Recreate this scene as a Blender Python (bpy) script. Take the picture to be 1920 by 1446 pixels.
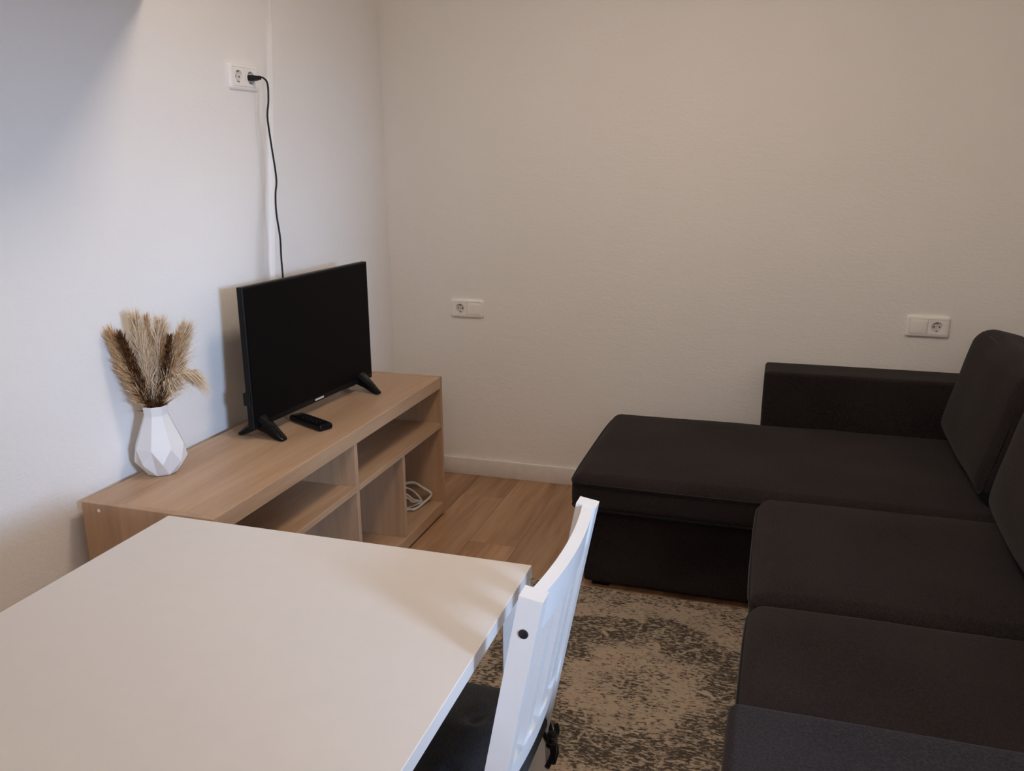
import bpy, bmesh, math, random
from math import sin, cos, pi, radians, sqrt, atan2
from mathutils import Vector, Matrix, noise

for _o in list(bpy.data.objects):
    bpy.data.objects.remove(_o)
SC = bpy.context.scene
COL = SC.collection
random.seed(11)

# ------------------------------------------------------------------ camera
CAM = Vector((1.6783, -3.4951, 1.4127))
YAW, PITCH, ROLL, FPX = -0.30728, -0.25944, -0.00768, 1599.49
cam_d = bpy.data.cameras.new('camera')
cam_d.sensor_fit = 'HORIZONTAL'
cam_d.sensor_width = 36.0
cam_d.lens = FPX * 36.0 / 1920.0
cam_d.clip_start = 0.02
cam = bpy.data.objects.new('camera', cam_d)
COL.objects.link(cam)
fw = Vector((sin(YAW) * cos(PITCH), cos(YAW) * cos(PITCH), sin(PITCH)))
r0 = Vector((cos(YAW), -sin(YAW), 0))
u0 = r0.cross(fw)
rt = cos(ROLL) * r0 + sin(ROLL) * u0
up = -sin(ROLL) * r0 + cos(ROLL) * u0
M3 = Matrix((rt, up, -fw)).transposed()
cam.matrix_world = Matrix.Translation(CAM) @ M3.to_4x4()
SC.camera = cam

# ------------------------------------------------------------------ world, window light, exposure
W = bpy.data.worlds.new('sky')
SC.world = W
W.use_nodes = True
wn = W.node_tree.nodes['Background']
wn.inputs[0].default_value = (0.55, 0.70, 1.0, 1)
wn.inputs[1].default_value = 0.6
LAMP_EMIT = 10.5
FILL_LAMP_EMIT = 7.5
WINDOW_W = 44.0
a = bpy.data.lights.new('daylight', 'AREA')
a.shape = 'RECTANGLE'
a.size, a.size_y = 0.60, 0.45
a.energy = WINDOW_W
a.color = (0.50, 0.69, 1.0)
ao = bpy.data.objects.new('daylight', a)
COL.objects.link(ao)
ao.location = (4.2, -4.10, 1.70)
ao.rotation_euler = (Vector((0.3, -1.2, 0.9)) - Vector(ao.location)).to_track_quat('-Z', 'Z').to_euler()
SC.view_settings.view_transform = 'Standard'
SC.view_settings.look = 'None'
SC.view_settings.gamma = 1.0
SC.view_settings.use_curve_mapping = False
SC.view_settings.exposure = 1.73
SC.cycles.max_bounces = 10
SC.cycles.diffuse_bounces = 6

# ------------------------------------------------------------------ helpers
def node_mat(name):
    m = bpy.data.materials.new(name)
    m.use_nodes = True
    nt = m.node_tree
    b = nt.nodes['Principled BSDF']
    return m, nt, b

def N(nt, typ, **kw):
    n = nt.nodes.new(typ)
    for k, v in kw.items():
        if k in n.inputs:
            n.inputs[k].default_value = v
        else:
            setattr(n, k, v)
    return n

def L(nt, a, b):
    nt.links.new(a, b)

def ramp(nt, fac, stops):
    r = nt.nodes.new('ShaderNodeValToRGB')
    while len(r.color_ramp.elements) < len(stops):
        r.color_ramp.elements.new(0.5)
    for e, (p, c) in zip(r.color_ramp.elements, stops):
        e.position = p
        e.color = (c[0], c[1], c[2], 1)
    L(nt, fac, r.inputs[0])
    return r.outputs[0]

def math_n(nt, op, x, y=None, clamp=False):
    n = nt.nodes.new('ShaderNodeMath')
    n.operation = op
    n.use_clamp = clamp
    for i, v in enumerate((x, y)):
        if v is None:
            continue
        if isinstance(v, (int, float)):
            n.inputs[i].default_value = v
        else:
            L(nt, v, n.inputs[i])
    return n.outputs[0]

def mix(nt, fac, c1, c2, blend='MIX'):
    n = nt.nodes.new('ShaderNodeMix')
    n.data_type = 'RGBA'
    n.blend_type = blend
    for sock, v in ((n.inputs['Factor'], fac), (n.inputs['A'], c1), (n.inputs['B'], c2)):
        if isinstance(v, (int, float)):
            sock.default_value = v
        elif isinstance(v, tuple):
            sock.default_value = (v[0], v[1], v[2], 1)
        else:
            L(nt, v, sock)
    return n.outputs['Result']

def coords(nt, kind='Object', scale=(1, 1, 1)):
    t = nt.nodes.new('ShaderNodeTexCoord')
    mp = nt.nodes.new('ShaderNodeMapping')
    mp.inputs['Scale'].default_value = scale
    L(nt, t.outputs[kind], mp.inputs[0])
    return mp.outputs[0]

def noise_n(nt, vec, scale, detail=4, rough=0.5, dist=0.0):
    n = nt.nodes.new('ShaderNodeTexNoise')
    n.inputs['Scale'].default_value = scale
    n.inputs['Detail'].default_value = detail
    n.inputs['Roughness'].default_value = rough
    n.inputs['Distortion'].default_value = dist
    if vec is not None:
        L(nt, vec, n.inputs['Vector'])
    return n.outputs[0]

def bump(nt, b, h, strength=0.3, dist=0.002):
    n = nt.nodes.new('ShaderNodeBump')
    n.inputs['Strength'].default_value = strength
    n.inputs['Distance'].default_value = dist
    L(nt, h, n.inputs['Height'])
    L(nt, n.outputs[0], b.inputs['Normal'])

def plain(name, col, rough=0.5, spec=0.5, coat=0.0, var=0.04, scale=30):
    m, nt, b = node_mat(name)
    f = noise_n(nt, coords(nt), scale, 3)
    lo = tuple(c * (1 - var) for c in col)
    hi = tuple(min(1, c * (1 + var)) for c in col)
    L(nt, ramp(nt, f, [(0.3, lo), (0.7, hi)]), b.inputs['Base Color'])
    b.inputs['Roughness'].default_value = rough
    b.inputs['Specular IOR Level'].default_value = spec
    b.inputs['Coat Weight'].default_value = coat
    return m

def wall_mat(name, col):
    m, nt, b = node_mat(name)
    v = coords(nt)
    big = noise_n(nt, v, 1.6, 3)
    L(nt, ramp(nt, big, [(0.3, tuple(c * 0.975 for c in col)), (0.7, col)]), b.inputs['Base Color'])
    b.inputs['Roughness'].default_value = 0.85
    b.inputs['Specular IOR Level'].default_value = 0.2
    v2 = coords(nt, 'Object', (1, 1, 2.2))
    h = math_n(nt, 'ADD', noise_n(nt, v2, 55, 3, 0.55), math_n(nt, 'MULTIPLY', noise_n(nt, v2, 9, 2), 1.5))
    bump(nt, b, h, 0.25, 0.004)
    return m

def wood_mat(name, c_lo, c_mid, c_hi, axis='y', rough=0.45, knots=False, rnd=0.0):
    m, nt, b = node_mat(name)
    sc = {'x': (0.7, 9, 9), 'y': (9, 0.7, 9), 'z': (9, 9, 0.7)}[axis]
    v = coords(nt, 'Object', sc)
    inf = nt.nodes.new('ShaderNodeObjectInfo')
    off = nt.nodes.new('ShaderNodeVectorMath')
    off.operation = 'SCALE'
    cv = nt.nodes.new('ShaderNodeCombineXYZ')
    for i in range(3):
        L(nt, inf.outputs['Random'], cv.inputs[i])
    L(nt, cv.outputs[0], off.inputs[0])
    off.inputs['Scale'].default_value = 57.0
    ad = nt.nodes.new('ShaderNodeVectorMath')
    L(nt, v, ad.inputs[0])
    L(nt, off.outputs[0], ad.inputs[1])
    vv = ad.outputs[0]
    g1 = noise_n(nt, vv, 0.9, 5, 0.6, 0.9)
    g2 = noise_n(nt, vv, 5.0, 4, 0.65, 0.3)
    g = math_n(nt, 'ADD', math_n(nt, 'MULTIPLY', g1, 0.68), math_n(nt, 'MULTIPLY', g2, 0.32))
    col = ramp(nt, g, [(0.30, c_lo), (0.5, c_mid), (0.68, c_hi)])
    if knots:
        k = nt.nodes.new('ShaderNodeTexVoronoi')
        k.inputs['Scale'].default_value = 0.42
        L(nt, vv, k.inputs['Vector'])
        kk = ramp(nt, k.outputs['Distance'], [(0.03, (0.35, 0.35, 0.35)), (0.16, (1, 1, 1))])
        col = mix(nt, 0.8, col, kk, 'MULTIPLY')
    if rnd:
        f = math_n(nt, 'ADD', math_n(nt, 'MULTIPLY', inf.outputs['Random'], rnd), 1 - rnd / 2)
        col = mix(nt, 1.0, col, f, 'MULTIPLY')
    L(nt, col, b.inputs['Base Color'])
    b.inputs['Roughness'].default_value = rough
    b.inputs['Specular IOR Level'].default_value = 0.35
    bump(nt, b, g2, 0.06, 0.001)
    return m

def fabric_mat(name, c_lo, c_hi, scale=420, rough=0.95, sheen=0.15, anis=(1, 1, 1)):
    m, nt, b = node_mat(name)
    v = coords(nt, 'Object', anis)
    n1 = noise_n(nt, v, scale, 2, 0.7)
    n2 = noise_n(nt, v, 4.0, 3)
    f = math_n(nt, 'ADD', math_n(nt, 'MULTIPLY', n1, 0.7), math_n(nt, 'MULTIPLY', n2, 0.3))
    L(nt, ramp(nt, f, [(0.36, c_lo), (0.64, c_hi)]), b.inputs['Base Color'])
    b.inputs['Roughness'].default_value = rough
    b.inputs['Specular IOR Level'].default_value = 0.1
    b.inputs['Sheen Weight'].default_value = sheen
    b.inputs['Sheen Roughness'].default_value = 0.5
    bump(nt, b, n1, 0.35, 0.0015)
    return m

def emit_mat(name, col, s):
    m, nt, b = node_mat(name)
    b.inputs['Base Color'].default_value = (0.8, 0.8, 0.8, 1)
    b.inputs['Emission Color'].default_value = (*col, 1)
    b.inputs['Emission Strength'].default_value = s
    return m

def rug_mat():
    m, nt, b = node_mat('distressed_rug_pile')
    v = coords(nt, 'Object')
    sp = nt.nodes.new('ShaderNodeSeparateXYZ')
    # wobble the motif so that it reads as worn weaving
    wob = nt.nodes.new('ShaderNodeTexNoise')
    wob.inputs['Scale'].default_value = 9
    wob.inputs['Detail'].default_value = 4
    L(nt, v, wob.inputs['Vector'])
    wv = nt.nodes.new('ShaderNodeVectorMath')
    wv.operation = 'MULTIPLY_ADD'
    L(nt, wob.outputs['Color'], wv.inputs[0])
    wv.inputs[1].default_value = (0.12, 0.12, 0)
    L(nt, v, wv.inputs[2])
    L(nt, wv.outputs[0], sp.inputs[0])
    X = math_n(nt, 'SUBTRACT', sp.outputs[0], 0.06)
    Y = math_n(nt, 'SUBTRACT', sp.outputs[1], 0.06)
    # medallion, centre at local (-0.08, 0.55): lobed rings
    cx = math_n(nt, 'ADD', X, 0.10)
    cy = math_n(nt, 'SUBTRACT', Y, 0.50)
    r = math_n(nt, 'SQRT', math_n(nt, 'ADD', math_n(nt, 'MULTIPLY', cx, cx), math_n(nt, 'MULTIPLY', cy, cy)))
    ang = math_n(nt, 'ARCTAN2', cy, cx)
    lob = math_n(nt, 'MULTIPLY', math_n(nt, 'SINE', math_n(nt, 'MULTIPLY', ang, 8)), 0.018)
    r2 = math_n(nt, 'ADD', r, lob)
    rings = ramp(nt, r2, [(0.0, (.55,) * 3), (0.10, (.3,) * 3), (0.17, (.12,) * 3), (0.20, (.55,) * 3), (0.27, (.8,) * 3), (0.36, (.72,) * 3), (0.375, (.1,) * 3), (0.44, (.15,) * 3), (0.46, (.5,) * 3), (0.6, (.45,) * 3)])
    # border along the long sides: pale bands and dark bands
    bx = math_n(nt, 'ABSOLUTE', X)
    border = ramp(nt, bx, [(0.0, (0,) * 3), (0.40, (0,) * 3), (0.41, (.2,) * 3), (0.45, (.2,) * 3), (0.455, (.7,) * 3), (0.52, (.65,) * 3), (0.525, (.25,) * 3), (0.56, (.3,) * 3), (0.565, (.6,) * 3)])
    isb = ramp(nt, bx, [(0.40, (0,) * 3), (0.41, (1,) * 3)])
    dens = mix(nt, isb, rings, border)
    # fine scroll work
    vor = nt.nodes.new('ShaderNodeTexVoronoi')
    vor.feature = 'DISTANCE_TO_EDGE'
    vor.inputs['Scale'].default_value = 13
    L(nt, wv.outputs[0], vor.inputs['Vector'])
    scroll = ramp(nt, vor.outputs['Distance'], [(0.03, (1,) * 3), (0.09, (0,) * 3)])
    # dashes across the rug, the weft
    vd = coords(nt, 'Object', (58, 150, 1))
    dash = ramp(nt, noise_n(nt, vd, 1.0, 3, 0.65, 0.6), [(0.36, (0,) * 3), (0.64, (1,) * 3)])
    vd2 = coords(nt, 'Object', (7, 11, 1))
    patch = noise_n(nt, vd2, 1.0, 4, 0.65)
    dval = math_n(nt, 'ADD', math_n(nt, 'MULTIPLY', dens, 0.36), math_n(nt, 'MULTIPLY', patch, 0.46))
    dval = math_n(nt, 'SUBTRACT', dval, math_n(nt, 'MULTIPLY', scroll, 0.10))
    dval = math_n(nt, 'ADD', dval, math_n(nt, 'MULTIPLY', dash, 0.46))
    dark = ramp(nt, dval, [(0.54, (0,) * 3), (0.74, (1,) * 3)])
    tone = noise_n(nt, coords(nt, 'Object', (3, 5, 1)), 1.3, 4)
    ground = ramp(nt, tone, [(0.35, (0.48, 0.385, 0.285)), (0.52, (0.57, 0.455, 0.34)), (0.66, (0.57, 0.42, 0.32))])
    ground = mix(nt, math_n(nt, 'MULTIPLY', scroll, 0.35), ground, (0.50, 0.43, 0.33))
    pile = noise_n(nt, coords(nt, 'Object', (160, 420, 1)), 1.0, 2)
    ground = mix(nt, 0.45, ground, ramp(nt, pile, [(0.3, (.55,) * 3), (0.7, (1,) * 3)]), 'MULTIPLY')
    vl = nt.nodes.new('ShaderNodeTexVoronoi')
    vl.feature = 'DISTANCE_TO_EDGE'
    vl.inputs['Scale'].default_value = 4.6
    L(nt, wv.outputs[0], vl.inputs['Vector'])
    line = ramp(nt, vl.outputs['Distance'], [(0.006, (1,) * 3), (0.022, (0,) * 3)])
    worn = math_n(nt, 'MULTIPLY', line, ramp(nt, patch, [(0.50, (0,) * 3), (0.60, (1,) * 3)]))
    dark = math_n(nt, 'MULTIPLY', dark, math_n(nt, 'SUBTRACT', 1.0, math_n(nt, 'MULTIPLY', worn, 0.9)))
    ground = mix(nt, math_n(nt, 'MULTIPLY', worn, 0.4), ground, (0.62, 0.54, 0.43))
    ink = ramp(nt, pile, [(0.3, (0.050, 0.042, 0.035)), (0.7, (0.135, 0.112, 0.090))])
    L(nt, mix(nt, dark, ground, ink), b.inputs['Base Color'])
    b.inputs['Roughness'].default_value = 1.0
    b.inputs['Specular IOR Level'].default_value = 0.05
    bump(nt, b, math_n(nt, 'ADD', pile, math_n(nt, 'MULTIPLY', dash, 1.2)), 0.7, 0.004)
    return m

M = dict(
    wall=wall_mat('white_wall_paint', (0.885, 0.870, 0.850)),
    ceiling=wall_mat('ceiling_paint', (0.89, 0.88, 0.86)),
    base=plain('white_baseboard_lacquer', (0.82, 0.79, 0.76), 0.4),
    plank=wood_mat('oak_laminate', (0.20, 0.098, 0.044), (0.42, 0.245, 0.138), (0.55, 0.350, 0.215), 'y', 0.42, True, 0.30),
    gap=plain('dark_joint', (0.06, 0.04, 0.025), 0.8),
    oak_y=wood_mat('bleached_oak_along_length', (0.36, 0.225, 0.130), (0.48, 0.312, 0.190), (0.57, 0.385, 0.248), 'y', 0.4),
    oak_z=wood_mat('bleached_oak_upright', (0.36, 0.225, 0.130), (0.48, 0.312, 0.190), (0.57, 0.385, 0.248), 'z', 0.4),
    white=plain('white_gloss_lacquer', (0.80, 0.80, 0.80), 0.32, 0.5, 0.0, 0.01),
    top=plain('white_table_foil', (0.70, 0.672, 0.645), 0.38, 0.5, 0.0, 0.01),
    plastic=plain('white_socket_plastic', (0.94, 0.92, 0.895), 0.3, 0.5, 0, 0.01),
    ceramic=plain('matt_white_ceramic', (0.82, 0.82, 0.82), 0.45, 0.4, 0, 0.01),
    black=plain('black_plastic', (0.006, 0.0055, 0.0055), 0.45, 0.2),
    gloss=plain('black_gloss_plastic', (0.005, 0.005, 0.0055), 0.2, 0.18),
    screen=plain('dark_screen_glass', (0.0045, 0.0040, 0.0037), 0.5, 0.06),
    cord=plain('black_cord_rubber', (0.012, 0.010, 0.010), 0.55, 0.3),
    silver=plain('silver_badge', (0.55, 0.55, 0.55), 0.3),
    hole=plain('dark_pin_hole', (0.02, 0.012, 0.01), 0.7),
    metal=plain('dull_brass_contact', (0.25, 0.2, 0.15), 0.35),
    bolt=plain('dark_blue_black_bolt', (0.010, 0.011, 0.016), 0.4),
    sofa=fabric_mat('charcoal_sofa_cloth', (0.0122, 0.0094, 0.0096), (0.0320, 0.0246, 0.0248), 260, 0.95, 0.06),
    sofa_seam=fabric_mat('black_sofa_piping', (0.004, 0.004, 0.004), (0.008, 0.007, 0.007), 260),
    pad=fabric_mat('dark_ribbed_chair_pad', (0.016, 0.016, 0.018), (0.042, 0.042, 0.046), 1.0, 0.95, 0.1, (900, 140, 300)),
    tie=fabric_mat('black_tie_ribbon', (0.005, 0.005, 0.006), (0.012, 0.012, 0.013), 300),
    rug=rug_mat(),
    cable=plain('white_braided_cable', (0.62, 0.58, 0.53), 0.6, 0.3, 0, 0.15, 300),
    lamp=emit_mat('lamp_diffuser', (1.0, 0.825, 0.665), LAMP_EMIT),
    fill_lamp=emit_mat('fill_lamp_diffuser', (1.0, 0.825, 0.665), FILL_LAMP_EMIT),
    frame=plain('white_window_frame', (0.8, 0.8, 0.8), 0.4),
)
def grass_mat(name, lo, hi):
    m = plain(name, hi, 0.9, 0.1)
    nt = m.node_tree
    b = nt.nodes['Principled BSDF']
    f = noise_n(nt, coords(nt), 120, 2)
    L(nt, ramp(nt, f, [(0.35, lo), (0.65, hi)]), b.inputs['Base Color'])
    b.inputs['Transmission Weight'].default_value = 0.0
    return m
M['cream'] = grass_mat('cream_dried_plume', (0.70, 0.54, 0.36), (0.88, 0.74, 0.55))
M['tan'] = grass_mat('tan_dried_plume', (0.52, 0.33, 0.16), (0.78, 0.54, 0.31))
M['brown'] = grass_mat('brown_dried_spike', (0.060, 0.023, 0.009), (0.21, 0.098, 0.040))
M['stem'] = grass_mat('brown_dried_stem', (0.16, 0.09, 0.04), (0.26, 0.16, 0.08))
glass_m, gnt, gb = node_mat('window_glass')
gtr = gnt.nodes.new('ShaderNodeBsdfTransparent')
ggl = gnt.nodes.new('ShaderNodeBsdfGlossy')
ggl.inputs['Roughness'].default_value = 0.0
gfr = gnt.nodes.new('ShaderNodeFresnel')
gfr.inputs[0].default_value = 1.45
gmx = gnt.nodes.new('ShaderNodeMixShader')
L(gnt, gfr.outputs[0], gmx.inputs[0])
L(gnt, gtr.outputs[0], gmx.inputs[1])
L(gnt, ggl.outputs[0], gmx.inputs[2])
L(gnt, gmx.outputs[0], gnt.nodes['Material Output'].inputs[0])
gnt.nodes.remove(gb)
M['glass'] = glass_m

class MB:
    """Collects shapes in world coordinates; build() links them as ONE mesh object."""
    def __init__(s):
        s.bm = bmesh.new()

    def add(s, verts, faces, mat=None):
        vs = [s.bm.verts.new(v if mat is None else mat @ Vector(v)) for v in verts]
        for f in faces:
            try:
                s.bm.faces.new([vs[i] for i in f])
            except ValueError:
                pass
        return s

    def box(s, x0, x1, y0, y1, z0, z1, bev=0.0, seg=1, mat=None):
        t = bmesh.new()
        bmesh.ops.create_cube(t, size=1)
        for v in t.verts:
            v.co = Vector(((x0 + x1) / 2 + v.co.x * (x1 - x0), (y0 + y1) / 2 + v.co.y * (y1 - y0), (z0 + z1) / 2 + v.co.z * (z1 - z0)))
        if bev > 0:
            bmesh.ops.bevel(t, geom=t.edges[:], offset=bev, segments=seg, affect='EDGES', profile=0.5)
        return s.take(t, mat)

    def take(s, t, mat=None):
        t.verts.index_update()
        s.add([v.co.copy() for v in t.verts], [[v.index for v in f.verts] for f in t.faces], mat)
        t.free()
        return s

    def rbox(s, x0, x1, y0, y1, z0, z1, r, seg=4, puff=(0, 0, 0, 0, 0, 0), mid=8, mat=None, wobble=0.0):
        """Soft box: rounded edges; puff = bulge on -x,+x,-y,+y,-z,+z."""
        c = Vector(((x0 + x1) / 2, (y0 + y1) / 2, (z0 + z1) / 2))
        h = Vector(((x1 - x0) / 2, (y1 - y0) / 2, (z1 - z0) / 2))
        r = min(r, h.x * 0.98, h.y * 0.98, h.z * 0.98)
        def line(hh):
            e = [hh - r + r * math.tan(pi / 4 * i / seg) for i in range(seg + 1)]
            m_ = [-(hh - r) + 2 * (hh - r) * i / mid for i in range(1, mid)]
            return [-q for q in reversed(e)] + m_ + e
        t = bmesh.new()
        cache = {}
        def vert(p):
            k = (round(p[0], 6), round(p[1], 6), round(p[2], 6))
            if k in cache:
                return cache[k]
            P = Vector(p)
            inn = Vector([max(-(h[i] - r), min(h[i] - r, P[i])) for i in range(3)])
            d = P - inn
            if d.length > 1e-9:
                Q = inn + d.normalized() * r
            else:
                Q = P
            U = Vector([max(-1, min(1, Q[i] / h[i])) for i in range(3)])
            def soft(a, b):
                return (1 - a ** 4) * (1 - b ** 4)
            B = Vector((
                (puff[1] if U.x > 0 else -puff[0]) * abs(U.x) ** 2 * soft(U.y, U.z),
                (puff[3] if U.y > 0 else -puff[2]) * abs(U.y) ** 2 * soft(U.x, U.z),
                (puff[5] if U.z > 0 else -puff[4]) * abs(U.z) ** 2 * soft(U.x, U.y)))
            Q = c + Q + B
            if wobble:
                Q += Vector((noise.noise(Q * 5 + Vector((3, 0, 0))), noise.noise(Q * 5 + Vector((0, 7, 0))), noise.noise(Q * 5))) * wobble
            cache[k] = t.verts.new(Q)
            return cache[k]
        ls = [line(h[i]) for i in range(3)]
        for ax in range(3):
            b_, c_ = (ax + 1) % 3, (ax + 2) % 3
            for sg in (-1, 1):
                for i in range(len(ls[b_]) - 1):
                    for j in range(len(ls[c_]) - 1):
                        q = []
                        for (ii, jj) in ((i, j), (i + 1, j), (i + 1, j + 1), (i, j + 1)):
                            p = [0, 0, 0]
                            p[ax] = sg * h[ax]
                            p[b_] = ls[b_][ii]
                            p[c_] = ls[c_][jj]
                            q.append(vert(p))
                        if sg < 0:
                            q.reverse()
                        try:
                            t.faces.new(q)
                        except ValueError:
                            pass
        return s.take(t, mat)

    def tube(s, pts, r, seg=8, closed=False, smooth=4, mat=None):
        P = [Vector(p) for p in pts]
        if smooth > 1:
            P = catmull(P, smooth, closed)
        n = len(P)
        rr = r if callable(r) else (lambda t_: r)
        verts, faces = [], []
        prev = None
        for i, p in enumerate(P):
            if closed:
                t = (P[(i + 1) % n] - P[i - 1]).normalized()
            else:
                t = (P[min(i + 1, n - 1)] - P[max(i - 1, 0)]).normalized()
            if prev is None:
                ref = Vector((0, 0, 1)) if abs(t.z) < 0.9 else Vector((1, 0, 0))
                u = t.cross(ref).normalized()
            else:
                u = (prev - t * prev.dot(t)).normalized()
            prev = u
            w = t.cross(u)
            ra = rr(i / max(1, n - 1))
            for k in range(seg):
                an = 2 * pi * k / seg
                verts.append(p + (u * cos(an) + w * sin(an)) * ra)
        m = n if closed else n - 1
        for i in range(m):
            for k in range(seg):
                a_, b_ = i * seg + k, i * seg + (k + 1) % seg
                c_, d_ = ((i + 1) % n) * seg + (k + 1) % seg, ((i + 1) % n) * seg + k
                faces.append((a_, b_, c_, d_))
        if not closed:
            faces.append(tuple(reversed(range(seg))))
            faces.append(tuple(range((n - 1) * seg, n * seg)))
        return s.add(verts, faces, mat)

    def lathe(s, prof, n=24, mat=None, off=None):
        verts, faces = [], []
        for j, (r, z) in enumerate(prof):
            for k in range(n):
                an = 2 * pi * (k + (off[j] if off else 0)) / n
                verts.append((r * cos(an), r * sin(an), z))
        for j in range(len(prof) - 1):
            for k in range(n):
                faces.append((j * n + k, j * n + (k + 1) % n, (j + 1) * n + (k + 1) % n, (j + 1) * n + k))
        faces.append(tuple(reversed(range(n))))
        faces.append(tuple(range((len(prof) - 1) * n, len(prof) * n)))
        return s.add(verts, faces, mat)

    def prism(s, poly, lo, hi, axis='y', bev=0.0, mat=None):
        """poly of 2-D points extruded along an axis; (a,b) -> other two axes in xyz order."""
        t = bmesh.new()
        def P(a_, b_, e):
            return {'x': (e, a_, b_), 'y': (a_, e, b_), 'z': (a_, b_, e)}[axis]
        v0 = [t.verts.new(P(a_, b_, lo)) for a_, b_ in poly]
        v1 = [t.verts.new(P(a_, b_, hi)) for a_, b_ in poly]
        t.faces.new(v0)
        t.faces.new(list(reversed(v1)))
        for i in range(len(poly)):
            j = (i + 1) % len(poly)
            t.faces.new((v0[j], v0[i], v1[i], v1[j]))
        bmesh.ops.recalc_face_normals(t, faces=t.faces[:])
        if bev > 0:
            bmesh.ops.bevel(t, geom=t.edges[:], offset=bev, segments=1, affect='EDGES')
        return s.take(t, mat)

    def build(s, name, material, parent=None, smooth=False, angle=35, local=False):
        me = bpy.data.meshes.new(name)
        if parent is not None and not local:
            o_ = Vector(parent.get('_base', (0, 0, 0)))
            bmesh.ops.translate(s.bm, verts=s.bm.verts[:], vec=-o_)
        bmesh.ops.recalc_face_normals(s.bm, faces=s.bm.faces[:])
        s.bm.to_mesh(me)
        s.bm.free()
        me.materials.append(material)
        if smooth:
            for p in me.polygons:
                p.use_smooth = True
            if angle < 180:
                try:
                    me.set_sharp_from_angle(angle=radians(angle))
                except Exception:
                    pass
        ob = bpy.data.objects.new(name, me)
        COL.objects.link(ob)
        if parent is not None:
            ob.parent = parent
            ob['_base'] = list(parent.get('_base', (0, 0, 0)))
        return ob

def catmull(P, n, closed=False):
    out = []
    m = len(P)
    rng = range(m) if closed else range(m - 1)
    for i in rng:
        p1, p2 = P[i], P[(i + 1) % m]
        p0 = P[i - 1] if (closed or i > 0) else p1 * 2 - p2
        p3 = P[(i + 2) % m] if (closed or i + 2 < m) else p2 * 2 - p1
        for k in range(n):
            t = k / n
            out.append(0.5 * ((2 * p1) + (p2 - p0) * t + (2 * p0 - 5 * p1 + 4 * p2 - p3) * t * t + (3 * p1 - p0 - 3 * p2 + p3) * t ** 3))
    if not closed:
        out.append(P[-1].copy())
    return out

def thing(name, label, cat, base=(0, 0, 0), group=None, rotz=0.0):
    o = bpy.data.objects.new(name, None)
    o.empty_display_size = 0.05
    COL.objects.link(o)
    o.location = base
    o.rotation_euler = (0, 0, rotz)
    o['_base'] = list(base)
    tag(o, label, cat, group)
    return o

def tag(o, label, cat, group=None):
    o['label'] = label
    o['category'] = cat
    if group:
        o['group'] = group
    return o

def struct(o):
    o['kind'] = 'structure'
    return o

def rot_x_axis_to(n):
    """Matrix whose local z points along n (wall normal), local y up."""
    z = Vector(n).normalized()
    y = Vector((0, 0, 1))
    x = y.cross(z).normalized()
    return Matrix((x, y, z)).transposed().to_4x4()

# ------------------------------------------------------------------ the room
XR, YN, ZC = 2.68, -4.9, 2.46
RACE = lambda z: -0.826 - 0.120 * (1.89 - z)          # the raceway leans along the wall

def bulge(y, z):  # shape added so a band of wall beside the raceway falls darker
    """how far the wall is pushed out beside the raceway, more towards the bottom"""
    if z > 1.84:
        h = 0.0
    elif z > 1.0:
        h = 0.044 * (1.84 - z) / 0.84
    elif z > 0.6:
        h = 0.044 * (z - 0.6) / 0.4
    else:
        h = 0.0
    yr = RACE(max(z, 0.9)) - 0.018
    wd = 0.010 + 0.155 * max(0, min(1, (1.84 - z) / 0.75))
    if y >= yr:
        return 0.0
    if y > yr - wd:
        t = (yr - y) / wd
        return h * t * t * (3 - 2 * t)
    t = (yr - wd - y) / 0.55
    return h * max(0, 1 - t) ** 2 * (1 + 2 * t) if t < 1 else 0.0

ys = []
y = YN
while y < 0:
    ys.append(y)
    y += 0.35 if y < -1.8 else (0.05 if y < -1.2 else (0.008 if y < -0.78 else 0.2))
ys.append(0.0)
zs = [0.0, 0.3, 0.6] + [0.6 + 0.05 * i for i in range(1, 27)] + [2.1, ZC]
mb = MB()
vv = [(bulge(yy, zz), yy, zz) for zz in zs for yy in ys]
ny = len(ys)
ff = [(j * ny + i, j * ny + i + 1, (j + 1) * ny + i + 1, (j + 1) * ny + i) for j in range(len(zs) - 1) for i in range(ny - 1)]
mb.add(vv, ff)
mb.add([(-0.12, YN, 0), (-0.12, 0, 0), (-0.12, 0, ZC), (-0.12, YN, ZC)], [(0, 3, 2, 1)])
struct(mb.build('wall_left', M['wall'], None, True, 180))
struct(MB().box(-0.12, XR + 0.2, 0, 0.12, 0, ZC).build('wall_back', M['wall']))
struct(MB().box(-0.12, XR + 0.2, YN - 0.12, YN, 0, ZC).build('wall_front', M['wall']))
# right wall with the window opening
WY0, WY1, WZ0, WZ1 = -3.52, -2.40, 0.80, 1.69
mb = MB()
mb.box(XR, XR + 0.2, YN, WY0, 0, ZC)
mb.box(XR, XR + 0.2, WY1, 0, 0, ZC)
mb.box(XR, XR + 0.2, WY0, WY1, 0, WZ0)
mb.box(XR, XR + 0.2, WY0, WY1, WZ1, ZC)
struct(mb.build('wall_right', M['wall']))
mb = MB()
for (a0, a1, b0, b1) in ((WY0, WY1, WZ0, WZ0 + 0.03), (WY0, WY1, WZ1 - 0.03, WZ1), (WY0, WY0 + 0.03, WZ0 + 0.03, WZ1 - 0.03), (WY1 - 0.03, WY1, WZ0 + 0.03, WZ1 - 0.03)):
    mb.box(XR + 0.01, XR + 0.05, a0, a1, b0, b1, 0.004)
win = struct(mb.build('window_1', M['frame']))
MB().box(XR + 0.027, XR + 0.033, WY0 + 0.03, WY1 - 0.03, WZ0 + 0.03, WZ1 - 0.03).build('window_pane', M['glass'], win)
struct(MB().box(-0.12, XR + 0.2, YN - 0.12, 0.12, ZC, ZC + 0.12).build('ceiling', M['ceiling']))

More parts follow.
